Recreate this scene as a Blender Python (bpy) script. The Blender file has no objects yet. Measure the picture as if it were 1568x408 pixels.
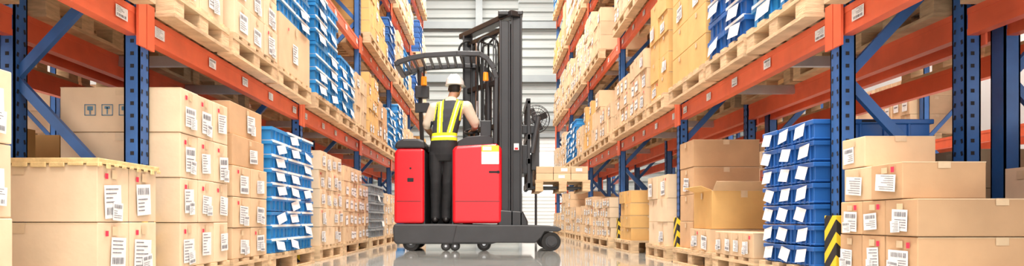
import bpy, bmesh, math, random
from mathutils import Vector, Matrix
R = random.Random(11)
scn = bpy.context.scene
COL = scn.collection

# ------------------------------------------------------------------ materials
def newmat(name):
    m = bpy.data.materials.new(name); m.use_nodes = True
    nt = m.node_tree; b = nt.nodes['Principled BSDF']
    return m, nt, b

def pmat(name, col, rough=0.5, metal=0.0, nscale=8.0, namt=0.12, bump=0.0, bscale=60.0, tint=False, spec=0.5, stretch=None, emis=0):
    m, nt, b = newmat(name)
    N = nt.nodes; L = nt.links
    geo = N.new('ShaderNodeNewGeometry')
    src = geo.outputs['Position']
    if stretch:
        mp = N.new('ShaderNodeMapping'); mp.inputs['Scale'].default_value = stretch
        L.new(src, mp.inputs['Vector']); src = mp.outputs['Vector']
    nz = N.new('ShaderNodeTexNoise'); nz.inputs['Scale'].default_value = nscale; nz.inputs['Detail'].default_value = 4
    L.new(src, nz.inputs['Vector'])
    mr = N.new('ShaderNodeMapRange'); mr.inputs['From Min'].default_value = .3; mr.inputs['From Max'].default_value = .7
    mr.inputs['To Min'].default_value = 1 - namt; mr.inputs['To Max'].default_value = 1 + namt * .6
    L.new(nz.outputs['Fac'], mr.inputs['Value'])
    vm = N.new('ShaderNodeVectorMath'); vm.operation = 'SCALE'
    if tint:
        at = N.new('ShaderNodeAttribute'); at.attribute_name = 'tint'
        L.new(at.outputs['Color'], vm.inputs[0])
    else:
        vm.inputs[0].default_value = col[:3]
    L.new(mr.outputs['Result'], vm.inputs['Scale'])
    L.new(vm.outputs['Vector'], b.inputs['Base Color'])
    b.inputs['Roughness'].default_value = rough
    b.inputs['Metallic'].default_value = metal
    b.inputs['Specular IOR Level'].default_value = spec
    if emis:
        b.inputs['Emission Color'].default_value = (*col[:3], 1); b.inputs['Emission Strength'].default_value = emis
    if bump:
        n2 = N.new('ShaderNodeTexNoise'); n2.inputs['Scale'].default_value = bscale; n2.inputs['Detail'].default_value = 3
        L.new(src, n2.inputs['Vector'])
        bp = N.new('ShaderNodeBump'); bp.inputs['Strength'].default_value = bump; bp.inputs['Distance'].default_value = .01
        L.new(n2.outputs['Fac'], bp.inputs['Height']); L.new(bp.outputs['Normal'], b.inputs['Normal'])
    return m

CARD = pmat('cardboard', (1,1,1), .75, tint=True, nscale=5, namt=.10, bump=.12, bscale=25, spec=.25)
TAPE = pmat('packing_tape', (.68,.51,.32), .3, nscale=20, namt=.1)
PLAST = pmat('crate_plastic', (1,1,1), .38, tint=True, nscale=6, namt=.1)
WOOD = pmat('pallet_wood', (1,1,1), .8, tint=True, nscale=9, namt=.25, stretch=(1,1,6), bump=.3, bscale=30, spec=.2)
BLUE = pmat('rack_blue_paint', (.032,.125,.37), .42, nscale=7, namt=.18, bump=.03)
RED = pmat('rack_red_paint', (.78,.14,.06), .45, nscale=5, namt=.16, bump=.03)
DARK = pmat('dark_hole', (.012,.012,.016), .8)
WHITEP = pmat('white_tag', (.85,.85,.84), .6, nscale=30, namt=.04)
LABEL = pmat('label_paper', (.80,.80,.80), .6, nscale=60, namt=.12)
INK = pmat('label_print', (.20,.20,.22), .6, nscale=90, namt=.5)
REDDOT = pmat('red_sticker', (.8,.03,.08), .5)
ICON = pmat('printed_icon_blue', (.10,.22,.32), .7)
FILM = pmat('stretch_film', (.74,.54,.26), .18, nscale=25, namt=.2, bump=.4, bscale=40)
STEEL = pmat('galvanised_steel', (.55,.57,.6), .35, metal=.7)
TBLK = pmat('truck_black_paint', (.022,.022,.025), .38, nscale=4, namt=.2)
TGREY = pmat('truck_dark_grey', (.045,.047,.052), .5, nscale=5, namt=.2)
TRED = pmat('truck_red_paint', (.70,.006,.016), .25, nscale=2, namt=.06)
RUBBER = pmat('tyre_rubber', (.018,.018,.018), .75, nscale=20, namt=.2, bump=.1)
CHROME = pmat('cylinder_chrome', (.6,.6,.62), .2, metal=1)
AMBER = pmat('amber_lens', (.9,.28,.02), .25, emis=.3)
YEL = pmat('label_yellow', (.85,.6,.05), .5)
WALLM = pmat('wall_sheet_metal', (.40,.43,.42), .5, nscale=.6, namt=.10)
GIRT = pmat('steel_girt', (.26,.29,.30), .5, nscale=2, namt=.1)
SHUT = pmat('roller_shutter', (.75,.76,.75), .5, nscale=1, namt=.04)
CEIL = pmat('ceiling_sheet', (.75,.75,.74), .6, nscale=1, namt=.04)

m, nt, b = newmat('hazard_stripes'); N = nt.nodes; L = nt.links
g = N.new('ShaderNodeNewGeometry'); sx = N.new('ShaderNodeSeparateXYZ'); L.new(g.outputs['Position'], sx.inputs[0])
a1 = N.new('ShaderNodeMath'); a1.operation = 'ADD'; L.new(sx.outputs['X'], a1.inputs[0]); L.new(sx.outputs['Y'], a1.inputs[1])
a2 = N.new('ShaderNodeMath'); a2.operation = 'ADD'; L.new(a1.outputs[0], a2.inputs[0]); L.new(sx.outputs['Z'], a2.inputs[1])
a3 = N.new('ShaderNodeMath'); a3.operation = 'MULTIPLY'; a3.inputs[1].default_value = 9; L.new(a2.outputs[0], a3.inputs[0])
a4 = N.new('ShaderNodeMath'); a4.operation = 'FRACT'; L.new(a3.outputs[0], a4.inputs[0])
a5 = N.new('ShaderNodeMath'); a5.operation = 'GREATER_THAN'; a5.inputs[1].default_value = .45; L.new(a4.outputs[0], a5.inputs[0])
mx = N.new('ShaderNodeMix'); mx.data_type = 'RGBA'; mx.inputs['A'].default_value = (.85,.6,.03,1); mx.inputs['B'].default_value = (.02,.02,.02,1)
L.new(a5.outputs[0], mx.inputs['Factor']); L.new(mx.outputs['Result'], b.inputs['Base Color'])
HAZ = m
m, nt, b = newmat('polished_concrete'); N = nt.nodes; L = nt.links
g = N.new('ShaderNodeNewGeometry')
n1 = N.new('ShaderNodeTexNoise'); n1.inputs['Scale'].default_value = 1.3; n1.inputs['Detail'].default_value = 8; n1.inputs['Roughness'].default_value = .65
cr = N.new('ShaderNodeValToRGB'); cr.color_ramp.elements[0].position = .3; cr.color_ramp.elements[0].color = (.36,.38,.36,1)
cr.color_ramp.elements[1].position = .7; cr.color_ramp.elements[1].color = (.52,.53,.50,1)
L.new(g.outputs['Position'], n1.inputs['Vector']); L.new(n1.outputs['Fac'], cr.inputs['Fac']); L.new(cr.outputs['Color'], b.inputs['Base Color'])
n2 = N.new('ShaderNodeTexNoise'); n2.inputs['Scale'].default_value = 3; n2.inputs['Detail'].default_value = 5
mr = N.new('ShaderNodeMapRange'); mr.inputs['To Min'].default_value = .03; mr.inputs['To Max'].default_value = .16
L.new(g.outputs['Position'], n2.inputs['Vector']); L.new(n2.outputs['Fac'], mr.inputs['Value']); L.new(mr.outputs['Result'], b.inputs['Roughness'])
b.inputs['Coat Weight'].default_value=.6; b.inputs['Coat Roughness'].default_value=.04
FLOORM = m

# ------------------------------------------------------------------ mesh builder
class MB:
    def __init__(s): s.v=[]; s.f=[]; s.m=[]; s.t=[]; s.mats=[]; s.sm=[]
    def mi(s, mat):
        if mat not in s.mats: s.mats.append(mat)
        return s.mats.index(mat)
    def add(s, vs, fs, mat, tint=(1,1,1), M=None, smooth=False):
        o = len(s.v); k = s.mi(mat)
        for p in vs:
            p = Vector(p)
            if M: p = M @ p
            s.v.append(p)
        for f in fs:
            s.f.append([o+i for i in f]); s.m.append(k); s.t.append(tint); s.sm.append(smooth)
    def box(s, x0,x1,y0,y1,z0,z1, mat, tint=(1,1,1), M=None):
        if x0>x1: x0,x1=x1,x0
        if y0>y1: y0,y1=y1,y0
        vs=[(x0,y0,z0),(x1,y0,z0),(x1,y1,z0),(x0,y1,z0),(x0,y0,z1),(x1,y0,z1),(x1,y1,z1),(x0,y1,z1)]
        s.add(vs,[(0,3,2,1),(4,5,6,7),(0,1,5,4),(1,2,6,5),(2,3,7,6),(3,0,4,7)],mat,tint,M)
    def bar(s, p0, p1, w, h, mat, tint=(1,1,1)):
        p0=Vector(p0); p1=Vector(p1); d=p1-p0; ln=d.length
        M=Matrix.Translation(p0)@d.to_track_quat('X','Z').to_matrix().to_4x4()
        s.box(0,ln,-w/2,w/2,-h/2,h/2,mat,tint,M)
    def cyl(s, p0, p1, r0, r1, mat, seg=16, tint=(1,1,1)):
        p0=Vector(p0); p1=Vector(p1); d=p1-p0
        M=Matrix.Translation(p0)@d.to_track_quat('Z','Y').to_matrix().to_4x4(); ln=d.length
        vs=[(r0*math.cos(2*math.pi*i/seg),r0*math.sin(2*math.pi*i/seg),0) for i in range(seg)]+[(r1*math.cos(2*math.pi*i/seg),r1*math.sin(2*math.pi*i/seg),ln) for i in range(seg)]
        s.add(vs,[(i,(i+1)%seg,seg+(i+1)%seg,seg+i) for i in range(seg)],mat,tint,M,True)
        s.add(vs,[tuple(range(seg))[::-1],tuple(range(seg,2*seg))],mat,tint,M)
    def tube(s, pts, r, mat, seg=8):
        for a,b in zip(pts[:-1],pts[1:]): s.cyl(a,b,r,r,mat,seg)
    def prism(s, prof, y0, y1, mat, tint=(1,1,1)):
        n=len(prof); vs=[(x,y0,z) for x,z in prof]+[(x,y1,z) for x,z in prof]
        s.add(vs,[(i,(i+1)%n,n+(i+1)%n,n+i) for i in range(n)]+[tuple(range(n))[::-1],tuple(range(n,2*n))],mat,tint)
    def torus(s, c, axis, Rr, r, mat, seg=24, rs=8):
        M=Matrix.Translation(Vector(c))@Vector(axis).to_track_quat('Z','Y').to_matrix().to_4x4()
        vs=[]; fs=[]
        for i in range(seg):
            a=2*math.pi*i/seg
            for j in range(rs):
                q=2*math.pi*j/rs; vs.append(((Rr+r*math.cos(q))*math.cos(a),(Rr+r*math.cos(q))*math.sin(a),r*math.sin(q)))
                fs.append((i*rs+j,((i+1)%seg)*rs+j,((i+1)%seg)*rs+(j+1)%rs,i*rs+(j+1)%rs))
        s.add(vs,fs,mat,M=M,smooth=True)
    def build(s, name, parent=None, bevel=0.0, bseg=2, recalc=False):
        xs=[p.x for p in s.v]; ys=[p.y for p in s.v]; zs=[p.z for p in s.v]
        o=Vector(((min(xs)+max(xs))/2,(min(ys)+max(ys))/2,min(zs)))
        me=bpy.data.meshes.new(name); me.from_pydata([tuple(p-o) for p in s.v],[],s.f)
        for mt in s.mats: me.materials.append(mt)
        me.polygons.foreach_set('material_index',s.m); me.polygons.foreach_set('use_smooth',s.sm)
        ca=me.color_attributes.new('tint','FLOAT_COLOR','CORNER'); d=[]
        for f,t in zip(s.f,s.t): d+= [t[0],t[1],t[2],1.0]*len(f)
        ca.data.foreach_set('color',d)
        if recalc:
            bm=bmesh.new(); bm.from_mesh(me); bmesh.ops.recalc_face_normals(bm,faces=bm.faces); bm.to_mesh(me); bm.free()
        me.update()
        ob=bpy.data.objects.new(name,me); COL.objects.link(ob)
        if parent: ob.parent=parent; ob.location=o-parent.location
        else: ob.location=o
        if bevel:
            bv=ob.modifiers.new('bevel','BEVEL'); bv.width=bevel; bv.segments=bseg; bv.limit_method='ANGLE'; bv.angle_limit=math.radians(50)
        return ob
def empty(name, loc):
    e=bpy.data.objects.new(name,None); COL.objects.link(e); e.location=loc; e.empty_display_size=.2
    return e

TAN=(.69,.49,.305); PALE=(.75,.57,.385); GOLD=(.71,.43,.16); BRN=(.57,.36,.20)
BL1=(.02,.12,.40); BL2=(.025,.24,.56); GRY=(.25,.28,.3)
def jt(c,a=.07):
    k=1+R.uniform(-a,a); return tuple(min(1,x*k) for x in c)

def arect(mb,s,x,yc,zc,w,h,mat,rot=0,tilt=0,cy=None,cz=None):
    """rect on the aisle face; cy/cz = rotation pivot for printed parts"""
    py=yc if cy is None else cy; pz=zc if cz is None else cz
    pts=[]
    for a,b in ((-1,-1),(1,-1),(1,1),(-1,1)):
        dy=a*w/2+yc-py; dz=b*h/2+zc-pz
        y=dy*math.cos(rot)-dz*math.sin(rot); z=dy*math.sin(rot)+dz*math.cos(rot)
        pts.append((x-s*(.003+(tilt if b<0 else 0)),py+y,pz+z))
    mb.add(pts,[(0,3,2,1) if s<0 else (0,1,2,3)],mat)
def label(mb,s,x,yc,zc,w,h,rot,fine):
    arect(mb,s,x,yc,zc,w,h,LABEL,rot)
    if not fine:
        arect(mb,s,x-s*.0015,yc,zc+h*.12,w*.7,h*.12,INK,rot,cy=yc,cz=zc); return
    xx=x-s*.0012; k=R.choice((0,1,2))
    def ink(dy,dz,ww,hh): arect(mb,s,xx,yc+dy*w,zc+dz*h,ww*w,hh*h,INK,rot,cy=yc,cz=zc)
    if k!=2:
        q=-.38
        while q<.38:                      # barcode bars
            ww=R.choice((.02,.035,.05)); ink(q,-.28 if k else .28,ww,.22); q+=ww+R.choice((.025,.04))
    n=4 if k!=2 else 7
    for i in range(n):
        dz=(.38-.13*i) if k==1 else ((.02-.12*i) if k==0 else .4-.13*i)
        ww=R.uniform(.3,.8); ink(-.42+ww/2,dz,ww,.035)
def crect(mb,x,y,z,w,h,mat):
    mb.add([(x-w/2,y-.003,z-h/2),(x+w/2,y-.003,z-h/2),(x+w/2,y-.003,z+h/2),(x-w/2,y-.003,z+h/2)],[(0,1,2,3)],mat)

def one_box(mb,s,xa,xb,y0,y1,z0,z1,tint,lab=1.0,camface=True,dot=.3):
    j=.003
    mb.box(s*xa+R.uniform(-j,j),s*xb,y0+j,y1-j,z0+.001,z1-.002,CARD,jt(tint))
    w=y1-y0; h=z1-z0; yc=(y0+y1)/2
    x=s*xa-s*j
    arect(mb,s,x,yc,z1-.02-h*.07,.04,h*.16,TAPE)
    if R.random()<lab:
        fine=y0<7
        lw=min(w*R.uniform(.45,.62),.14); lh=min(h*R.uniform(.42,.6),.15)
        yy=yc+R.uniform(-.08,.16)*w; zz=z0+h*R.uniform(.36,.5)
        label(mb,s,x-s*.001,yy,zz,lw,lh,R.uniform(-.08,.08),fine)
        if R.random()<.45: label(mb,s,x-s*.004,yy+lw*.25,zz-lh*.3,lw*.6,lh*.55,R.uniform(-.12,.12),fine)
        if R.random()<dot: arect(mb,s,x,yc-w*.25,z1-h*.2,.022,.022,REDDOT)
    if camface:
        xc=s*(xa+xb)/2; crect(mb,xc,y0+j,z1-h*.1,.05,h*.18,TAPE)
        mb.add([(s*xa,y0+j-.001,z1-.006),(s*xb,y0+j-.001,z1-.006),(s*xb,y0+j-.001,z1-.002),(s*xa,y0+j-.001,z1-.002)],[(0,1,2,3) if s>0 else (0,3,2,1)],TAPE)

def box_stack(s,lat,depth,y0,y1,z0,rows,h,cols,tint,lab=.8,nd=1,bevel=0,ragged=0,dot=.3,name='cardboard_box_stack',extra=None):
    mb=MB(); w=(y1-y0)/cols; dw=depth/nd; jx=.008 if bevel else .022
    for r in range(rows):
        for c in range(cols):
            if r==rows-1 and R.random()<ragged and c>0: continue
            for d in range(nd):
                one_box(mb,s,lat+d*dw+R.uniform(0,jx)*(d==0),lat+(d+1)*dw,y0+c*w,y0+(c+1)*w,z0+r*h,z0+(r+1)*h,tint,lab if d==0 else 0,c==0,dot)
    if extra: extra(mb)
    return mb.build(name,bevel=bevel,bseg=2)

def crate_stack(s,lat,depth,y0,y1,z0,rows,h,cols,tint,lab=.8,nd=1,alt=None,bevel=0):
    mb=MB(); w=(y1-y0)/cols; dw=depth/nd
    for r in range(rows):
        for c in range(cols):
            for d in range(nd):
                xa=lat+d*dw+.004+R.uniform(0,.008); xb=lat+(d+1)*dw-.004; ya=y0+c*w+.004; yb=ya+w-.008; za=z0+r*h; zb=za+h
                t=jt(tint,.15)
                mb.box(s*(xa+.014),s*(xb-.014),ya+.014,yb-.014,za,zb-.006,PLAST,t)
                mb.box(s*xa,s*xb,ya,yb,zb-h*.26,zb-.004,PLAST,jt(tint,.1))
                mb.box(s*(xa+.006),s*(xb-.006),ya+.006,yb-.006,za+.004,za+h*.12,PLAST,t)
                for k in range(1,4):
                    yy=ya+(yb-ya)*k/4; mb.box(s*(xa+.004),s*(xa+.015),yy-.006,yy+.006,za,zb-h*.2,PLAST,t)
                if c==0:
                    for k in range(1,5):
                        xx=xa+(xb-xa)*k/5; mb.box(s*xx-.006,s*xx+.006,ya+.004,ya+.015,za,zb-h*.2,PLAST,t)
                    crect(mb,s*(xa+xb)/2,ya,zb-h*.13,.12,h*.1,DARK)
                if d==0:
                    if R.random()<lab:
                        ro=R.uniform(-.18,.18); yl=(ya+yb)/2+R.uniform(-.03,.03)
                        arect(mb,s,s*(xa-.004),yl,za+h*.5,w*.52,h*.62,LABEL,ro,tilt=.014)
                    if alt and R.random()<.7:
                        mb.box(s*(xa-.006),s*(xb-.02),ya+.01,yb-.02,zb-.012,zb+.004,WHITEP)
    return mb.build('plastic_crate_stack',bevel=bevel,bseg=1)

PH=.14
def pallet(x0,x1,y0,y1,z,name='wooden_pallet'):
    if x0>x1: x0,x1=x1,x0
    mb=MB(); W=(.64,.45,.27); w=x1-x0; d=y1-y0
    def t(): return jt(W,.15)
    for i in range(3):
        xa=x0+(w-.1)*i/2
        mb.box(xa,xa+.1,y0,y1,z,z+.02,WOOD,t())
        mb.box(xa,xa+.1,y0,y1,z+.1,z+.12,WOOD,t())
        for k in range(3):
            ya=y0+(d-.11)*k/2; mb.box(xa+.004,xa+.096,ya,ya+.11,z+.02,z+.1,WOOD,t())
    n=max(4,int(d/.13)); 
    for i in range(n):
        ya=y0+(d-.09)*i/(n-1); mb.box(x0,x1,ya,ya+.09,z+.12,z+PH,WOOD,t())
    return mb.build(name)

# ------------------------------------------------------------------ racks
POSTS=[.54+2.7*i for i in range(7)]
LEV=[1.33,2.65,3.97,5.29,6.61]; BH=.065
def rack(s,latf,latr,posts,name,first_front_node,detail=True,flip=False,tops=7.0):
    mb=MB()
    for k,y in enumerate(posts):
        for lat in (latf,latr):
            a=lat; b_=lat+.075
            mb.box(s*a,s*(a+.008),y-.045,y+.045,0,tops,BLUE)
            mb.box(s*a,s*b_,y-.045,y-.037,0,tops,BLUE); mb.box(s*a,s*b_,y+.037,y+.045,0,tops,BLUE)
            mb.box(s*(b_-.008),s*b_,y-.045,y-.02,0,tops,BLUE); mb.box(s*(b_-.008),s*b_,y+.02,y+.045,0,tops,BLUE)
            mb.box(s*(a-.02),s*(b_+.02),y-.07,y+.07,0,.008,BLUE)
            if detail and y<12:
                z=.1
                while z<min(tops,4.2):
                    for dy in (-.024,.024):
                        arect(mb,s,s*(a+.0015),y+dy,z,.014,.022,DARK,.25 if dy>0 else -.25)
                    if y<7:
                        crect(mb,s*(a+.035),y-.045+.0015,z,.018,.018,DARK)
                    z+=.06
        z=first_front_node-.63*2; front=True; pa=None
        while z<tops-.3:
            p=Vector((s*((latf+.045) if front else (latr+.03)),y,z))
            if pa is not None and pa.z>.05:
                mb.bar(pa,p,.03,.045,BLUE)
            pa=p; front=not front; z+=.63
        mb.bar((s*latf,y,.2),(s*(latr+.07),y,.2),.03,.04,BLUE)
    for z in LEV:
        for ya,yb in zip(posts[:-1],posts[1:]):
            for lat in (latf,latr):
                o=.012
                mb.box(s*(lat+o),s*(lat+o+.05),ya+.045,yb-.045,z-BH,z+BH,RED)
                mb.box(s*(lat+o-.003),s*(lat+o),ya+.045,yb-.045,z+BH-.03,z+BH,RED)
                mb.box(s*(lat+o-.003),s*(lat+o),ya+.045,yb-.045,z-BH,z-BH+.03,RED)
            if detail:
                for yy in (ya+.045,yb-.045):
                    sg=1 if yy==ya+.045 else -1
                    mb.box(s*(latf-.012),s*(latf+.0),yy-sg*.04,yy+sg*.03,z-BH-.05,z+BH+.04,RED)
                    mb.box(s*(latr+.075),s*(latr+.085),yy-sg*.04,yy+sg*.03,z-BH-.05,z+BH+.04,RED)
                for q in (.06,.3,.5,.7,.93):
                    label(mb,s,s*(latf+.008),ya+2.7*q,z,.10,.055,0,ya<6)
                for q in (.33,.66):
                    mb.box(s*(latf+.062),s*(latr+.012),ya+2.7*q-.02,ya+2.7*q+.02,z-.0,z+BH-.002,STEEL)
    return mb.build(name)
LF=1.68; LR=2.28
rack(-1,LF,LR,POSTS,'pallet_rack',1.70,tops=7.2)
rack( 1,LF,LR,POSTS,'pallet_rack',1.07,tops=7.2)
for s in (-1,1):
    rack(s,2.47,3.07,POSTS,'pallet_rack',1.07,detail=False,tops=7.2)
    rack(s,5.6,6.2,[p for p in POSTS]+[19.44],'pallet_rack',1.4,detail=False,tops=7.2)

for s in (-1,1):
    for y in POSTS[1:]:
        mb=MB()
        mb.box(s*1.655,s*1.663,y-.05,y+.05,0,.40,HAZ)
        mb.box(s*1.655,s*1.71,y-.056,y-.048,0,.40,HAZ); mb.box(s*1.655,s*1.71,y+.048,y+.056,0,.40,HAZ)
        mb.box(s*1.64,s*1.66,y-.07,y+.07,0,.01,HAZ)
        mb.build('rack_post_protector',bevel=.003)

# ------------------------------------------------------------------ goods on the floor level
B=.004
def fp(s,y0,y1,lat=1.56,depth=.7): pallet(s*lat,s*(lat+depth),y0,y1,0)
s=-1
fp(s,1.2,2.24); box_stack(s,1.60,.62,1.24,2.24,PH,3,.246,4,PALE,1,bevel=B)
fp(s,2.56,3.14,1.53)
def film(mb):
    mb.box(-1.522,-2.14,2.592,3.068,.60,.622,FILM)
    for k in range(9):
        y=2.6+.46*k/8; mb.box(-1.519,-1.524,y-.014,y+.016,.582+R.uniform(0,.015),.605,FILM)
        x=-1.54-.58*k/8; mb.box(x-.03,x+.03,2.589,2.596,.585+R.uniform(0,.012),.605,FILM)
box_stack(s,1.53,.62,2.60,3.06,PH,2,.230,2,PALE,1,bevel=B,dot=1,extra=film)
def icons(mb):
    for r in (3,1):
        for k in range(3):
            x=-1.98+.085*k; z=PH+.225*r+.11
            for dx,dz,w,h in ((0,.026,.055,.004),(0,-.026,.055,.004),(-.026,0,.004,.055),(.026,0,.004,.055)):
                crect(mb,x+dx,3.302,z+dz,w,h,ICON)
            if k%2: crect(mb,x,3.302,z-.004,.006,.034,ICON); crect(mb,x,3.302,z+.012,.026,.012,ICON)
            else: crect(mb,x,3.302,z+.008,.028,.02,ICON); crect(mb,x,3.302,z-.012,.006,.02,ICON)
fp(s,3.3,3.92,1.53); box_stack(s,1.53,.60,3.30,3.90,PH,4,.225,3,PALE,1,bevel=B,dot=.9,extra=icons)
fp(s,3.97,4.6,1.53); box_stack(s,1.53,.60,3.98,4.58,PH,3,.19,2,TAN,1,bevel=B)
mb=MB(); 
one_box(mb,s,1.54,2.05,3.99,4.55,.71,.90,BRN,.6); one_box(mb,s,1.56,2.08,4.0,4.56,.90,1.10,BRN,.9)
mb.build('cardboard_box_stack',bevel=B)
fp(s,4.64,5.78,1.52); crate_stack(s,1.52,.6,4.66,5.76,PH,9,.1,3,BL2,.6,alt=True)
fp(s,6.05,7.0,1.54); box_stack(s,1.54,.62,6.06,7.0,PH,5,.175,4,PALE,.9)
fp(s,7.08,8.5,1.54); box_stack(s,1.54,.62,7.1,8.5,PH,5,.165,6,TAN,.8,ragged=.4)
fp(s,8.8,9.9); crate_stack(s,1.56,.6,8.8,9.9,PH,6,.12,3,GRY,.2)
fp(s,10.0,11.2); box_stack(s,1.56,.6,10.0,11.2,PH,4,.16,6,PALE,.8,ragged=.4)
s=1
fp(s,2.48,3.12,1.60)
mb=MB()
for a,b_ in ((2.52,2.73),(2.73,2.90),(2.90,3.08)):
    one_box(mb,s,1.62,2.26,a,b_,PH,.315,BRN,1,True); one_box(mb,s,1.615,2.25,a-.01,b_-.01,.315,.462,jt(BRN,.1),1,True)
one_box(mb,s,1.61,1.94,2.60,2.82,.462,.61,BRN,1); one_box(mb,s,1.62,1.95,2.82,3.05,.462,.61,TAN,1)
one_box(mb,s,1.625,1.93,2.88,3.07,.61,.745,TAN,1)
mb.build('cardboard_box_stack',bevel=B)
fp(s,3.32,3.96,1.60); crate_stack(s,1.61,.62,3.33,3.95,PH,7,.107,3,BL1,1,bevel=.003)
fp(s,4.03,4.8,1.60); box_stack(s,1.60,.5,4.05,4.75,PH,1,.16,4,TAN,1,bevel=B)
fp(s,4.86,5.83,1.60)
mb=MB(); one_box(mb,s,1.62,2.15,4.9,5.12,PH,.31,TAN,1); one_box(mb,s,1.62,2.15,5.12,5.38,PH,.31,TAN,1)
one_box(mb,s,1.64,2.12,4.92,5.36,.31,.60,GOLD,.6,True)
mb.bar((1.645,5.14,.597),(1.56,5.14,.63),.42,.005,CARD,GOLD); mb.bar((1.88,4.925,.597),(1.88,4.85,.66),.46,.005,CARD,TAN)
mb.build('cardboard_box_stack',bevel=.002)
box_stack(s,1.66,.55,5.45,5.83,PH,4,.225,1,BRN,.6,bevel=B)
fp(s,6.05,6.85,1.60); box_stack(s,1.61,.6,6.08,6.8,PH,3,.22,2,PALE,.5)
fp(s,7.5,8.5,1.58); box_stack(s,1.60,.45,7.6,8.25,PH,4,.145,2,GOLD,0)
fp(s,8.8,10.2); box_stack(s,1.58,.6,8.8,10.2,PH,4,.135,7,PALE,.9)
fp(s,10.3,11.2); box_stack(s,1.58,.6,10.3,11.2,PH,4,.15,4,TAN,.6)

# ------------------------------------------------------------------ generic fills
def rnd_stack(s,lat,depth,y0,y1,z0,maxh,low=False,lab=.6):
    k=R.random()
    if k<.16:
        h=.12; crate_stack(s,lat,depth,y0,y1,z0,int(maxh*R.uniform(.6,1)/h),h,2,R.choice([BL1,BL2]),.7,alt=R.random()<.5)
    else:
        h=R.choice([.16,.2,.24,.28]); rows=max(1,int(maxh*R.uniform(.55,1)/h)); cols=R.choice([2,3,3,4])
        box_stack(s,lat,depth,y0,y1,z0,rows,h,cols,R.choice([TAN,PALE,GOLD,TAN,BRN]),lab,ragged=.25)
def slot(s,y0,y1,li,lat=1.57,depth=.74,fn=None,lab=.6):
    zb=0 if li<0 else LEV[li]+BH
    pallet(s*lat,s*(lat+depth),y0,y1,zb)
    z=zb+PH
    if fn: fn(z)
    else: rnd_stack(s,lat+.01,depth-.05,y0+.01,y1-.01,z,.95,lab=lab)
def bayslots(ya,yb,n=3):
    a=ya+.09; b_=yb-.09; w=(b_-a)/n
    return [(a+i*w+.02,a+(i+1)*w-.02) for i in range(n)]
s=-1
slot(s,3.32,4.02,0,fn=lambda z: box_stack(-1,1.60,.66,3.36,4.0,z,3,.26,2,PALE,.8,bevel=B))
slot(s,4.08,4.93,0,fn=lambda z: box_stack(-1,1.57,.66,4.1,4.92,z,4,.215,3,PALE,.9,bevel=B))
slot(s,4.97,5.86,0,fn=lambda z: (box_stack(-1,1.57,.66,5.0,5.84,z,1,.42,1,TAN,.2,bevel=B), crate_stack(-1,1.57,.66,5.0,5.84,z+.42,5,.1,2,BL2,.6,alt=True)))
slot(s,6.02,6.95,0,fn=lambda z: crate_stack(-1,1.57,.66,6.03,6.93,z,8,.118,2,BL2,.7,alt=True))
slot(s,7.02,7.8,0,fn=lambda z: crate_stack(-1,1.57,.66,7.03,7.78,z,5,.118,2,BL2,.7,alt=True))
slot(s,7.86,8.55,0,fn=lambda z: box_stack(-1,1.57,.66,7.87,8.54,z,3,.2,3,TAN,.6))
s=1
slot(s,3.32,4.08,0,fn=lambda z: crate_stack(1,1.58,.66,3.34,4.06,z,7,.13,2,BL2,.9,alt=True))
slot(s,4.13,4.86,0,fn=lambda z: crate_stack(1,1.58,.66,4.14,4.85,z,7,.13,2,BL1,.9,alt=True))
slot(s,4.91,5.86,0,fn=lambda z: box_stack(1,1.60,.64,4.94,5.84,z,4,.235,2,GOLD,.25,bevel=B))
slot(s,6.02,6.7,0,fn=lambda z: box_stack(1,1.60,.64,6.03,6.68,z,5,.19,2,GOLD,.3))
slot(s,6.76,7.6,0,fn=lambda z: box_stack(1,1.58,.64,6.78,7.58,z,3,.2,3,TAN,.8))
slot(s,7.66,8.55,0,fn=lambda z: box_stack(1,1.58,.64,7.68,8.53,z,3,.18,4,TAN,.8))
for s in (-1,1):
    for bi,(ya,yb) in enumerate(zip(POSTS[:-1],POSTS[1:])):
        for li in range(-1,5):
            if li==-1 and bi<4: continue
            if li==0 and bi in (1,2): continue
            if li==4 and bi<3: continue
            if li in (2,3) and bi==0: continue
            for (a,b_) in bayslots(ya,yb):
                if R.random()<.06: continue
                slot(s,a,b_,li)
    for bi,(ya,yb) in enumerate(zip(POSTS[:-1],POSTS[1:])):
        for li in range(-1,3):
            if li>1 and bi<2: continue
            for (a,b_) in bayslots(ya,yb):
                if R.random()<(.5 if li<=0 else .2): continue
                slot(s,a,b_,li,2.40,.78,lab=.3)
    P3=POSTS+[19.44]
    for bi,(ya,yb) in enumerate(zip(P3[:-1],P3[1:])):
        for li in range(-1,3):
            if bi<1: continue
            for (a,b_) in bayslots(ya,yb):
                if R.random()<.12: continue
                slot(s,a,b_,li,5.5,.78,lab=.5)

# ------------------------------------------------------------------ room shell
mb=MB(); mb.box(-10,10,-4,26,-.1,0,FLOORM); 
fl=mb.build('floor')
def corr(mb,x0,x1,z0,z1,y,mat,per=.30,amp=.08):
    prof=[]; z=z0
    while z<z1-1e-4:
        for q,dy in ((0,0),(.38,0),(.5,-amp),(.88,-amp)):
            zz=z+per*q
            if zz<z1: prof.append((zz,dy))
        z+=per
    prof.append((z1,0))
    vs=[];fs=[]
    for zz,dy in prof: vs+=[(x0,y+dy,zz),(x1,y+dy,zz)]
    for i in range(len(prof)-1): fs.append((2*i,2*i+1,2*i+3,2*i+2))
    mb.add(vs,fs,mat)
WY=22.0
mb=MB()
corr(mb,-10,.95,0,9.2,WY,WALLM); corr(mb,.95,2.5,3.2,9.2,WY,WALLM); corr(mb,2.5,10,0,9.2,WY,WALLM)
mb.build('wall_back')
mb=MB()
for z in (3.55,5.0,6.75,8.4):
    mb.box(-10,10,WY-.25,WY-.085,z-.06,z+.06,GIRT); mb.box(-10,10,WY-.26,WY-.25,z-.11,z+.11,GIRT)
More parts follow.
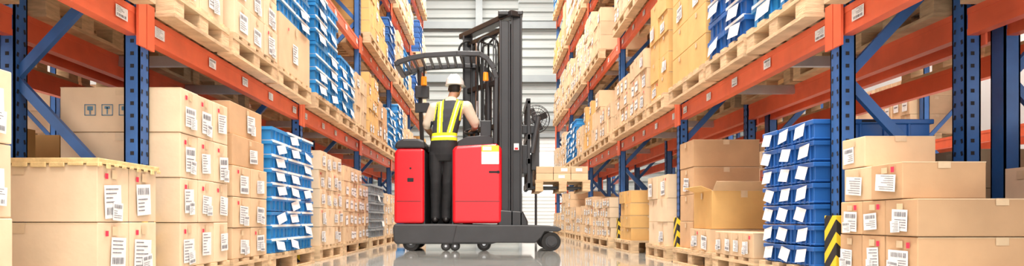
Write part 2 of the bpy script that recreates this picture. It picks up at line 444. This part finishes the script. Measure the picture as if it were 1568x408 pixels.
for x in (-7.4,-3.9,-.35,2.9,6.5):
    mb.box(x-.11,x+.11,WY-.42,WY-.405,0,9.2,GIRT); mb.box(x-.11,x+.11,WY-.285,WY-.27,0,9.2,GIRT); mb.box(x-.01,x+.01,WY-.405,WY-.285,0,9.2,GIRT)
mb.build('wall_frame_steelwork')
mb=MB()
for x in (1.0,2.45): mb.box(x-.05,x+.05,WY-.12,WY+.06,0,3.1,GIRT)
mb.box(.95,2.5,WY-.12,WY+.06,3.1,3.2,GIRT)
corr(mb,1.05,2.4,0.0,1.25,WY+.02,SHUT,.12,.02)
corr(mb,1.05,2.4,2.6,3.1,WY+.02,SHUT,.12,.02)
mb.build('door_1')
mb=MB(); mb.box(-10.1,-10,-4,WY,0,9.2,CEIL); mb.build('wall_left')
mb=MB(); mb.box(10,10.1,-4,WY,0,9.2,CEIL); mb.build('wall_right')
mb=MB()
for a,b_ in ((-10,-7.5),(-6.0,-3.8),(-2.3,-1.2),(1.2,2.3),(3.8,6.0),(7.5,10)): mb.box(a,b_,-4,WY,9.2,9.28,CEIL)
for y in (0,5.5,11,16.5,21.5): mb.box(-10,10,y-.08,y+.08,8.95,9.2,GIRT)
mb.build('ceiling')

mb=MB()
for i in range(5): mb.box(1.72+.3*i-.02,1.72+.3*i+.02,17.3,17.34,0,2.9,RED)
for z in (.1,.8,1.5,2.2,2.88): mb.box(1.7,2.94,17.3,17.34,z-.02,z+.02,RED)
for i in range(24): mb.box(1.72+.05*i-.003,1.72+.05*i+.003,17.31,17.32,.1,2.88,RED)
mb.build('red_mesh_guard')

# ------------------------------------------------------------------ reach truck
T=empty('reach_truck',(-.3,8.5,0))
def wheel(mb,x,y0,y1,z,r):
    mb.cyl((x,y0,z),(x,y1,z),r,r,RUBBER,28); mb.cyl((x,y0-.006,z),(x,y0+.01,z),r*.62,r*.62,TGREY,20); mb.cyl((x,y0-.012,z),(x,y0,z),r*.25,r*.25,STEEL,12)
mb=MB()
mb.prism([(-1.16,.12),(-1.13,.085),(.02,.085),(.16,.12),(.18,.31),(-.45,.33),(-1.15,.33),(-1.17,.28)],8.02,9.05,TGREY)
mb.build('chassis',T,bevel=.02,recalc=True)
for nm,y0,y1 in (('straddle_leg_near',8.0,8.2),('straddle_leg_far',8.86,9.05)):
    mb=MB(); mb.prism([(-.45,.10),(.55,.10),(.62,.17),(.66,.235),(.82,.235),(.86,.25),(.86,.275),(.80,.30),(.45,.315),(-.40,.315)],y0,y1,TGREY)
    mb.build(nm,T,bevel=.012,recalc=True)
    mb=MB(); wheel(mb,.74,y0+.02,y1-.03,.115,.115); mb.cyl((.74,y0-.005,.115),(.74,y0+.03,.115),.05,.05,TGREY,16); mb.build('load_wheel_'+nm[13:],T)
mb=MB(); wheel(mb,-.955,8.06,8.2,.1,.1); wheel(mb,-.955,8.8,8.95,.1,.1); wheel(mb,-.07,8.08,8.18,.085,.085); mb.build('drive_wheels',T)
mb=MB(); wheel(mb,-.53,8.04,8.10,.06,.06); wheel(mb,-.42,8.04,8.10,.06,.06); mb.box(-.58,-.37,8.07,8.15,.06,.14,TBLK); mb.build('castor',T)
mb=MB(); mb.prism([(-1.155,.335),(-.79,.335),(-.79,1.24),(-1.12,1.24),(-1.15,1.19)],8.02,9.02,TRED); mb.build('rear_body_panel',T,bevel=.035,bseg=4,recalc=True)
mb=MB(); mb.prism([(-1.15,1.243),(-.78,1.243),(-.78,1.33),(-.86,1.36),(-1.05,1.36),(-1.14,1.31)],8.03,9.0,TBLK); mb.build('rear_cover',T,bevel=.025,bseg=3,recalc=True)
mb=MB(); mb.prism([(-.45,.335),(.145,.335),(.145,1.25),(.08,1.30),(-.42,1.27),(-.45,1.22)],8.02,9.02,TRED); mb.build('front_body_panel',T,bevel=.035,bseg=4,recalc=True)
mb=MB()
crect(mb,-.955,8.018,.86,.075,.045,DARK); crect(mb,.055,8.018,.955,.13,.022,DARK); mb.cyl((.10,8.03,.955),(.10,8.014,.955),.018,.018,DARK,12)
mb.cyl((-.955,8.02,1.0),(-.955,8.012,1.0),.012,.012,DARK,10)
mb.box(-1.12,-.83,8.015,8.021,.60,.605,TBLK); mb.box(-.42,.12,8.015,8.021,.60,.604,TBLK)
mb.build('panel_slots',T)
mb=MB(); mb.box(-.10,.11,8.012,8.019,1.20,1.275,YEL); mb.box(-.10,.11,8.012,8.019,1.05,1.20,WHITEP); mb.box(-.085,.02,8.009,8.012,1.215,1.262,WHITEP); mb.build('warning_label',T)
mb=MB(); mb.box(.29,.35,8.02,8.028,1.22,1.30,WHITEP); mb.box(.30,.34,8.017,8.02,1.225,1.25,TRED); mb.build('mast_decal',T)
mb=MB(); mb.box(-.79,-.45,8.04,8.98,.29,.33,RUBBER); mb.box(-.80,-.785,8.06,9.0,.33,1.22,TBLK); mb.box(-.455,-.44,8.06,9.0,.33,1.2,TBLK); mb.box(-.79,-.45,8.92,8.98,.33,1.25,TBLK)
mb.build('operator_compartment',T)
mb=MB(); mb.prism([(-.43,1.28),(.10,1.31),(.10,1.36),(-.02,1.44),(-.28,1.42),(-.40,1.36)],8.3,9.0,TBLK); mb.cyl((-.22,8.55,1.4),(-.24,8.5,1.5),.018,.018,TBLK,10); mb.torus((-.24,8.5,1.51),(-.2,-.5,1),.08,.014,TBLK)
mb.cyl((-.72,8.62,1.3),(-.73,8.6,1.43),.018,.022,TBLK,10)
mb.box(-.83,-.62,8.5,8.95,1.24,1.32,TBLK); mb.box(-.12,.02,8.30,8.34,1.42,1.62,TBLK)
mb.build('control_console',T,bevel=.01,recalc=True)
mn=Vector((.25,8.10,0)); mf=Vector((-.285,8.9,0)); dm=(mf-mn)
mb=MB()
def rail(x0,x1,y0,y1,z0,z1):
    mb.box(x0,x1,y0+.03,y0+.05,z0,z1,TBLK); mb.box(x0,x0+.025,y0,y1,z0,z1,TBLK); mb.box(x1-.025,x1,y0,y1,z0,z1,TBLK)
rail(.255,.39,8.03,8.13,.16,2.86); rail(.115,.25,8.06,8.16,.16,2.80); rail(.20,.31,8.12,8.2,.4,2.72)
rail(-.36,-.23,8.86,8.96,.30,2.84); rail(-.25,-.17,8.78,8.86,.5,2.7)
mb.build('mast_rails',T,bevel=.006)
mb=MB()
def mp_(t,z,off=0): p=mn+dm*t; return (p.x,p.y,z)
mb.bar(mp_(-.12,2.865),mp_(1.14,2.85),.14,.07,TBLK); mb.bar((.10,8.1,2.88),(.40,8.1,2.88),.16,.05,TBLK)
mb.bar(mp_(0,2.74),mp_(1,2.72),.05,.06,TBLK)
for z in (.5,1.0,1.55,2.1): mb.bar(mp_(0,z),mp_(1,z),.05,.07,TBLK)
mb.build('mast_crossmembers',T,bevel=.01)
mb=MB()
for t in (.22,.78): mb.cyl(mp_(t,.4),mp_(t,1.7),.035,.035,TBLK,14); mb.cyl(mp_(t,1.7),mp_(t,2.7),.02,.02,CHROME,12)
mb.cyl(mp_(.5,.4),mp_(.5,2.2),.045,.045,TBLK,14)
for t in (.33,.38,.62,.67): mb.bar(mp_(t,.5),mp_(t,2.7),.012,.02,TGREY)
for t in (.15,.86): mb.tube([Vector(mp_(t,2.4+.0)),mp_(t+.02,2.62),mp_(t*.8+.1,2.74),mp_(.5,2.62),mp_(.5,1.9)],.013,RUBBER)
mb.build('mast_cylinders',T)
def arc(c,r,a0,a1,y,n=8): return [Vector((c[0]+r*math.cos(a0+(a1-a0)*i/n),y,c[1]+r*math.sin(a0+(a1-a0)*i/n))) for i in range(n+1)]
mb=MB()
mb.tube([Vector((-.34,8.82,2.40))]+arc((-.28,2.62),.13,math.pi*1.0,0,8.82)+[Vector((-.13,8.75,2.3)),Vector((-.1,8.7,2.0)),Vector((0,8.5,1.4))],.014,RUBBER)
mb.tube([Vector((-.16,8.5,1.9))]+arc((-.02,2.58),.13,math.pi,0,8.45)+[Vector((.11,8.4,1.4))],.014,RUBBER)
mb.tube([Vector((-.10,8.5,1.6)),Vector((-.10,8.5,2.4))]+arc((-.01,2.52),.09,math.pi,0,8.42)+[Vector((.08,8.42,1.5))],.012,RUBBER)
mb.build('hydraulic_hoses',T)
mb=MB(); mb.prism([(.10,.14),(.46,.14),(.46,.36),(.40,.48),(.10,.5)],8.03,8.95,TBLK); mb.build('reach_carriage',T,bevel=.015,recalc=True)
mb=MB()
pr=[(-1.145,2.27),(-1.12,2.30),(-.98,2.35),(-.80,2.385),(-.40,2.41),(-.12,2.405),(-.02,2.34),(.05,2.22),(.08,2.10)]
def zr(x):
    for (a,b_),(c,d) in zip(pr[:-1],pr[1:]):
        if a<=x<=c: return b_+(d-b_)*(x-a)/(c-a)
    return 2.3
GF=8.78
for y in (8.12,GF):
    for (a,b_),(c,d) in zip(pr[:-1],pr[1:]): mb.bar((a-.005,y,b_),(c+.005,y,d),.05,.06,TBLK)
    mb.bar((.08,y,2.12),(.07,y,1.30),.05,.05,TBLK)
mb.bar((-1.135,8.1,2.28),(-1.135,GF+.02,2.28),.06,.05,TBLK)
for i in range(10):
    x=-1.04+.10*i; mb.bar((x,8.12,zr(x)),(x,GF,zr(x)),.03,.04,TBLK)
mb.bar((-.93,GF,2.35),(-.90,GF+.15,1.24),.05,.05,TBLK)
mb.box(-.98,-.80,GF-.06,GF+.06,1.98,2.14,TBLK); mb.box(-.99,-.8,8.80,8.86,1.80,1.93,TBLK)
mb.build('overhead_guard',T,bevel=.008)
mb=MB(); mb.cyl((-.86,8.7,2.14),(-.86,8.7,2.25),.04,.035,AMBER,14); mb.cyl((-.05,8.22,2.10),(-.05,8.22,2.20),.035,.03,AMBER,14); mb.cyl((-.05,8.22,2.20),(-.05,8.22,2.38),.012,.012,TBLK,8); mb.cyl((-.86,8.7,2.25),(-.86,8.7,2.38),.012,.012,TBLK,8)
mb.build('warning_lights',T)
mb=MB()
for y in (8.2,8.42,8.7,8.93): mb.box(.46,.50,y-.02,y+.02,.75,1.85,TBLK)
for z in (.80,1.1,1.4,1.84): mb.box(.45,.50,8.18,8.95,z-.035,z+.035,TBLK)
mb.box(.39,.47,8.2,8.95,.95,1.30,TBLK); mb.box(.39,.60,8.24,8.34,1.45,1.55,TBLK); mb.cyl((.52,8.2,1.2),(.60,8.2,1.65),.03,.03,TGREY,10); mb.box(.52,.62,8.3,8.42,1.0,1.5,TGREY)
mb.build('fork_carriage',T,bevel=.005)
for nm,y in (('fork_near',8.43),('fork_far',8.78)):
    mb=MB(); mb.prism([(.50,.768),(1.26,.772),(1.26,.782),(1.0,.80),(.54,.803),(.54,1.2),(.50,1.2)],y-.05,y+.05,TGREY); mb.build(nm,T,recalc=True)
pallet(.56,1.24,8.2,9.02,.73)
mb=MB()
for i in range(3):
    for j_ in range(3):
        for r in range(2):
            x0=.57+.215*i; y0=8.22+.26*j_; mb.box(x0+.003,x0+.212,y0+.003,y0+.257,.87+.085*r,.953+.085*r,CARD,jt(TAN,.1))
            if j_==0 and R.random()<.6: crect(mb,x0+.11+R.uniform(-.04,.04),y0+.003,.912+.085*r,.08,.04,LABEL)
mb.build('cardboard_box_stack',bevel=.003)

# ------------------------------------------------------------------ worker
W=empty('warehouse_worker',(-.56,8.3,.33))
SKIN=pmat('skin',(.50,.27,.17),.5,nscale=12,namt=.06); HAIR=pmat('hair',(.012,.009,.008),.6,nscale=80,namt=.3)
SHIRT=pmat('shirt_beige',(.68,.58,.46),.8,nscale=9,namt=.08,bump=.2,bscale=18); TROUS=pmat('trousers_black',(.016,.016,.018),.8,nscale=9,namt=.3,bump=.3,bscale=14)
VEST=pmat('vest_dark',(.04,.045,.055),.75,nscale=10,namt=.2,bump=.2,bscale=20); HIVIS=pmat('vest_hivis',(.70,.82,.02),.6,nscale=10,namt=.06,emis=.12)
REFL=pmat('vest_reflective',(.6,.62,.62),.35,nscale=10,namt=.05)
SHOE=pmat('shoe_leather',(.012,.01,.01),.45); HELM=pmat('helmet_white',(.85,.85,.84),.25,nscale=3,namt=.02)
EYEW=pmat('eye_white',(.8,.8,.8),.3); LIP=pmat('lips',(.45,.16,.13),.5)
def sph(bm,c,r,M=None,sc=(1,1,1),u=16,v=10):
    Mx=Matrix.Translation(Vector(c))@(M or Matrix())@Matrix.Diagonal((*sc,1)); bmesh.ops.create_uvsphere(bm,u_segments=u,v_segments=v,radius=r,matrix=Mx)
def limb(bm,pts,rad,seg=16):
    for i,(p,r) in enumerate(zip(pts,rad)): sph(bm,p,r,u=seg,v=10)
    for i in range(len(pts)-1):
        p=Vector(pts[i]); q=Vector(pts[i+1]); d=q-p
        M=Matrix.Translation((p+q)/2)@d.to_track_quat('Z','Y').to_matrix().to_4x4()
        bmesh.ops.create_cone(bm,cap_ends=True,segments=seg,radius1=rad[i],radius2=rad[i+1],depth=d.length,matrix=M)
def loft(bm,rings,yaw=0,seg=24):
    vs=[]
    for (cx,cy,z,rx,ry) in rings:
        ring=[]
        for i in range(seg):
            a=2*math.pi*i/seg; x=rx*math.copysign(abs(math.cos(a))**.85,math.cos(a)); y=ry*math.copysign(abs(math.sin(a))**.85,math.sin(a))
            ring.append(bm.verts.new((cx+x*math.cos(yaw)-y*math.sin(yaw),cy+x*math.sin(yaw)+y*math.cos(yaw),z)))
        vs.append(ring)
    for a,b_ in zip(vs[:-1],vs[1:]):
        for i in range(seg): bm.faces.new((a[i],a[(i+1)%seg],b_[(i+1)%seg],b_[i]))
    bm.faces.new(vs[0][::-1]); bm.faces.new(vs[-1])
def remeshed(bm,vox,it=3,name='tmp'):
    bmesh.ops.recalc_face_normals(bm,faces=bm.faces)
    me=bpy.data.meshes.new(name); bm.to_mesh(me); bm.free()
    ob=bpy.data.objects.new(name,me); COL.objects.link(ob)
    rm=ob.modifiers.new('r','REMESH'); rm.mode='VOXEL'; rm.voxel_size=vox
    sm=ob.modifiers.new('s','SMOOTH'); sm.factor=.5; sm.iterations=it
    dg=bpy.context.evaluated_depsgraph_get(); me2=bpy.data.meshes.new_from_object(ob.evaluated_get(dg))
    bpy.data.objects.remove(ob); bpy.data.meshes.remove(me); return me2
def finish(me,name,parent,mats,cls):
    me.materials.clear()
    for mt in mats: me.materials.append(mt)
    for p in me.polygons: p.use_smooth=True; p.material_index=cls(p.center)
    me.transform(Matrix.Translation(-parent.location)); me.name=name
    ob=bpy.data.objects.new(name,me); COL.objects.link(ob); ob.parent=parent; return ob
yaw=-.25
LS=(-.69,8.27,1.765); RS=(-.285,8.24,1.78); LE=(-.785,8.30,1.535); RE=(-.18,8.30,1.555); LH=(-.745,8.53,1.47); RH=(-.21,8.53,1.53)
segs=[]
def S(p,q,r0,r1,l): segs.append((Vector(p),Vector(q),r0,r1,l))
bm=bmesh.new()
loft(bm,[(-.58,8.25,1.10,.15,.10),(-.58,8.25,1.18,.172,.118),(-.575,8.25,1.27,.172,.122),(-.565,8.25,1.36,.165,.115),(-.56,8.25,1.44,.158,.110),(-.545,8.25,1.52,.162,.112),(-.525,8.25,1.64,.18,.118),(-.505,8.25,1.74,.19,.11),(-.495,8.255,1.805,.165,.09),(-.485,8.265,1.86,.10,.07),(-.475,8.27,1.90,.058,.06)],yaw)
limb(bm,[(-.50,8.26,1.80),LS],[.072,.068]); limb(bm,[(-.50,8.26,1.80),RS],[.072,.068])
limb(bm,[LS,((LS[0]+LE[0])/2-.005,8.285,1.65),(LE[0]+.01,8.295,1.575)],[.072,.066,.062]); limb(bm,[(LE[0]+.01,8.295,1.575),LE,((LE[0]+LH[0])/2,8.41,1.50),LH],[.043,.041,.040,.026])
limb(bm,[RS,((RS[0]+RE[0])/2,8.27,1.67),(RE[0]-.008,8.295,1.595)],[.072,.066,.062]); limb(bm,[(RE[0]-.008,8.295,1.595),RE,((RE[0]+RH[0])/2,8.41,1.54),RH],[.043,.041,.040,.026])
for sx,(hx,kx,ax) in ((-1,(-.665,-.668,-.675)),(1,(-.50,-.52,-.54))):
    limb(bm,[(hx,8.25,1.18),(hx-.003,8.24,1.0),(kx,8.22,.84),(kx-.003,8.245,.70),(ax,8.25,.50),(ax,8.25,.40)],[.090,.083,.064,.064,.054,.058])
    S((hx,8.25,1.2),(kx,8.22,.84),.09,.066,'t'); S((kx,8.22,.84),(ax,8.25,.42),.066,.055,'t')
    limb(bm,[(ax,8.20,.372),(ax-.005,8.30,.368),(ax+.005*sx,8.38,.362)],[.040,.040,.033]); S((ax,8.20,.36),(ax,8.38,.36),.045,.045,'s')
hc=Vector((-.435,8.30,2.03))
limb(bm,[(-.475,8.27,1.86),(-.45,8.285,1.95)],[.058,.056])
sph(bm,hc,.103,sc=(.79,.96,1.05)); fy=Matrix.Rotation(-.35,4,'Z')
def hp(x,y,z): return hc+fy@Vector((x,y,z))
sph(bm,hp(0,.03,-.065),.062,sc=(.85,1,.9)); limb(bm,[hp(0,.092,.0),hp(0,.103,-.03)],[.010,.014])
for sx in (-1,1): sph(bm,hp(sx*.081,-.005,-.02),.03,sc=(.35,.6,1.05))
limb(bm,[hp(-.02,.088,-.065),hp(.02,.088,-.065)],[.010,.010])
me=remeshed(bm,.0062,3)
S((-.575,8.25,1.16),(-.57,8.25,1.34),.15,.15,'t'); S((-.56,8.25,1.40),(-.5,8.25,1.77),.13,.13,'v')
S(LS,(LE[0]+.01,8.295,1.575),.066,.066,'h'); S(RS,(RE[0]-.008,8.295,1.595),.066,.066,'h')
S((LE[0],8.32,1.53),LH,.042,.028,'k'); S((RE[0],8.32,1.55),RH,.042,.028,'k')
S((-.46,8.28,1.93),hc,.055,.085,'k')
MI={'t':0,'v':1,'y':2,'h':3,'k':4,'a':5,'s':6,'l':7,'r':8}
def cls(c):
    best=None
    for p,q,r0,r1,l in segs:
        d=q-p; t=max(0,min(1,(c-p).dot(d)/d.length_squared)); dd=(c-(p+d*t)).length-(r0+(r1-r0)*t)
        if best is None or dd<best[0]: best=(dd,l)
    l=best[1]
    if l=='t' and c.z>1.355: l='v'
    cx=-.56+(c.z-1.42)*.17
    if l in 'vh' and c.z>1.34 and abs(c.x-cx)<(.2 if c.z<1.6 else .165):
        l='v'
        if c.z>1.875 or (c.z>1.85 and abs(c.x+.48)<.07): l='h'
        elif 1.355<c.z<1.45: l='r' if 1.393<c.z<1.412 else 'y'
        else:
            off=.058+(c.z-1.42)*.125; q=abs(abs(c.x-cx)-off)
            if q<.034: l='r' if q<.0075 else 'y'
            if c.z>1.60 and abs(c.x-cx)>.150: l='y'
    elif l=='v': l='h'
    if l=='k' and c.z>1.94:
        q=fy.inverted()@(c-hc)
        if (q.y<-.02 and q.z>-.07) or (q.y<.02 and q.z>-.01) or q.z>.055: l='a'
        if abs(q.x)>.081: l='k'
        if q.y>.085 and -.075<q.z<-.055: l='l'
    return MI[l]
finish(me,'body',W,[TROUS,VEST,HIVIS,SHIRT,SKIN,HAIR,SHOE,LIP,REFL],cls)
for sx in (-1,1):
    mbb=bmesh.new(); sph(mbb,hp(sx*.030,.083,.012),.011); me=bpy.data.meshes.new('eye'); mbb.to_mesh(me); mbb.free(); finish(me,'eye_left' if sx<0 else 'eye_right',W,[EYEW],lambda c:0)
    mbb=bmesh.new(); sph(mbb,hp(sx*.030,.091,.012),.0055); me=bpy.data.meshes.new('iris'); mbb.to_mesh(me); mbb.free(); finish(me,'iris_left' if sx<0 else 'iris_right',W,[HAIR],lambda c:0)
bm=bmesh.new()
bmesh.ops.create_uvsphere(bm,u_segments=32,v_segments=20,radius=1)
for v in bm.verts:
    x,y,z=v.co
    v.co=Vector((x*.112,y*.134,max(z,-.12)*.128))
N_=40; ri=[];ro=[];rb=[]
for i in range(N_):
    a=2*math.pi*i/N_; k=.010+(.045*max(0,math.sin(a))**2)
    ri.append(bm.verts.new((.108*math.cos(a),.130*math.sin(a),.006))); ro.append(bm.verts.new(((.112+k)*math.cos(a),(.134+k)*math.sin(a),-.014))); rb.append(bm.verts.new((.106*math.cos(a),.128*math.sin(a),-.014)))
for i in range(N_):
    j=(i+1)%N_; bm.faces.new((ri[i],ri[j],ro[j],ro[i])); bm.faces.new((ro[i],ro[j],rb[j],rb[i]))
for dx in (-.03,0,.03):
    pts=[Vector((dx,.134*.97*math.cos(a),.128*math.sin(a))) for a in [math.pi*k/12 for k in range(1,12)]]
    for a,b_ in zip(pts[:-1],pts[1:]):
        d=b_-a; bmesh.ops.create_cone(bm,cap_ends=True,segments=8,radius1=.006,radius2=.006,depth=d.length,matrix=Matrix.Translation((a+b_)/2)@d.to_track_quat('Z','Y').to_matrix().to_4x4())
bmesh.ops.transform(bm,matrix=Matrix.Translation(hc+Vector((0,0,.036)))@fy,verts=bm.verts)
me=bpy.data.meshes.new('helmet'); bm.to_mesh(me); bm.free(); finish(me,'safety_helmet',W,[HELM],lambda c:0)
def hand(name,wr,dirv,up,side,curl=.55):
    d=Vector(dirv).normalized(); u=Vector(up); u=(u-d*u.dot(d)).normalized(); r=d.cross(u)*side
    wr=Vector(wr); bm=bmesh.new()
    def P(a,b_,c): return wr+d*a+r*b_+u*c
    for b_ in (-.026,-.009,.009,.026): limb(bm,[P(-.01,b_*.6,0),P(.085,b_,0)],[.015,.012],10)
    for b_,ln in ((.030,.070),(.010,.080),(-.011,.074),(-.030,.058)):
        pts=[P(.085,b_,0)]; a=0; pos=pts[0]
        for k,f in enumerate((.45,.3,.25)):
            a+=curl*(1.0 if k else .7); step=(d*math.cos(a)-u*math.sin(a))*ln*f; pos=pos+step; pts.append(pos)
        limb(bm,pts,[.0095,.0088,.008,.007],10)
    limb(bm,[P(.02,.022,0),P(.045,.050,-.012),P(.070,.056,-.030),P(.088,.050,-.045)],[.014,.0115,.0095,.008],10)
    me=remeshed(bm,.0032,2); finish(me,name,W,[SKIN],lambda c:0)
hand('hand_left',LH,(.1,1,-.25),(0,0,1),1,.6)
hand('hand_right',RH,(-.2,1,-.2),(0,0,1),-1,.6)

# ------------------------------------------------------------------ pedestal fan
mb=MB(); fx,fyy,fz=.83,12.0,2.2
mb.cyl((fx,fyy,0),(fx,fyy,.04),.28,.26,TBLK,28); mb.cyl((fx,fyy,.04),(fx,fyy,2.0),.022,.022,TBLK,12); mb.cyl((fx,fyy+.05,fz),(fx,fyy+.22,fz),.07,.05,TBLK,16); mb.bar((fx,fyy+.1,1.95),(fx,fyy+.1,2.2),.05,.04,TBLK)
for rr,yy in ((.25,0),(.25,.1),(.19,-.025),(.12,-.04),(.06,-.045)): mb.torus((fx,fyy+yy,fz),(0,1,0),rr,.006,TBLK,28,6)
for i in range(24):
    a=2*math.pi*i/24; mb.bar((fx+.04*math.cos(a),fyy-.045,fz+.04*math.sin(a)),(fx+.25*math.cos(a),fyy,fz+.25*math.sin(a)),.005,.005,TBLK)
for i in range(4):
    a=2*math.pi*i/4+.4; M=Matrix.Translation((fx,fyy+.05,fz))@Matrix.Rotation(-a,4,'Y')@Matrix.Rotation(.5,4,'X'); mb.box(.04,.22,-.004,.004,-.06,.06,TGREY,M=M)
mb.cyl((fx,fyy-.05,fz),(fx,fyy+.05,fz),.045,.05,TBLK,16)
mb.build('pedestal_fan')

# ------------------------------------------------------------------ lights
w=bpy.data.worlds.new('World'); scn.world=w; w.use_nodes=True
bg=w.node_tree.nodes['Background']; bg.inputs['Color'].default_value=(1,.985,.96,1); bg.inputs['Strength'].default_value=2.05
def area(name,loc,sx,sy,pw,rot=(0,0,0),col=(1,.95,.87)):
    l=bpy.data.lights.new(name,'AREA'); l.shape='RECTANGLE'; l.size=sx; l.size_y=sy; l.energy=pw; l.color=col
    o=bpy.data.objects.new(name,l); COL.objects.link(o); o.location=loc; o.rotation_euler=rot; return o
area('high_bay_and_fill_light',(0,-2.6,8.2),3.0,2.0,420)  # added fill lamp behind the camera, brightens the camera-facing box sides
for y in (1.5,6,10.5,15): area('high_bay_and_fill_light',(0,y,8.2),1.0,2.6,420)
area('high_bay_and_fill_light',(0,19.0,8.2),4,1.5,260)
for x in (-4.4,4.4):
    for y in (4,12): area('high_bay_and_fill_light',(x,y,8.2),1.2,4,600)

# ------------------------------------------------------------------ camera
cam=bpy.data.cameras.new('camera'); co=bpy.data.objects.new('camera',cam); COL.objects.link(co)
co.location=(0,0,.38); co.rotation_euler=(math.radians(90),0,0)
cam.sensor_width=36; cam.lens=36*1020/1568; cam.shift_x=34/1568; cam.shift_y=133/1568
cam.clip_start=.05; scn.camera=co
scn.view_settings.view_transform='Standard'; scn.view_settings.look='None'; scn.view_settings.exposure=.32
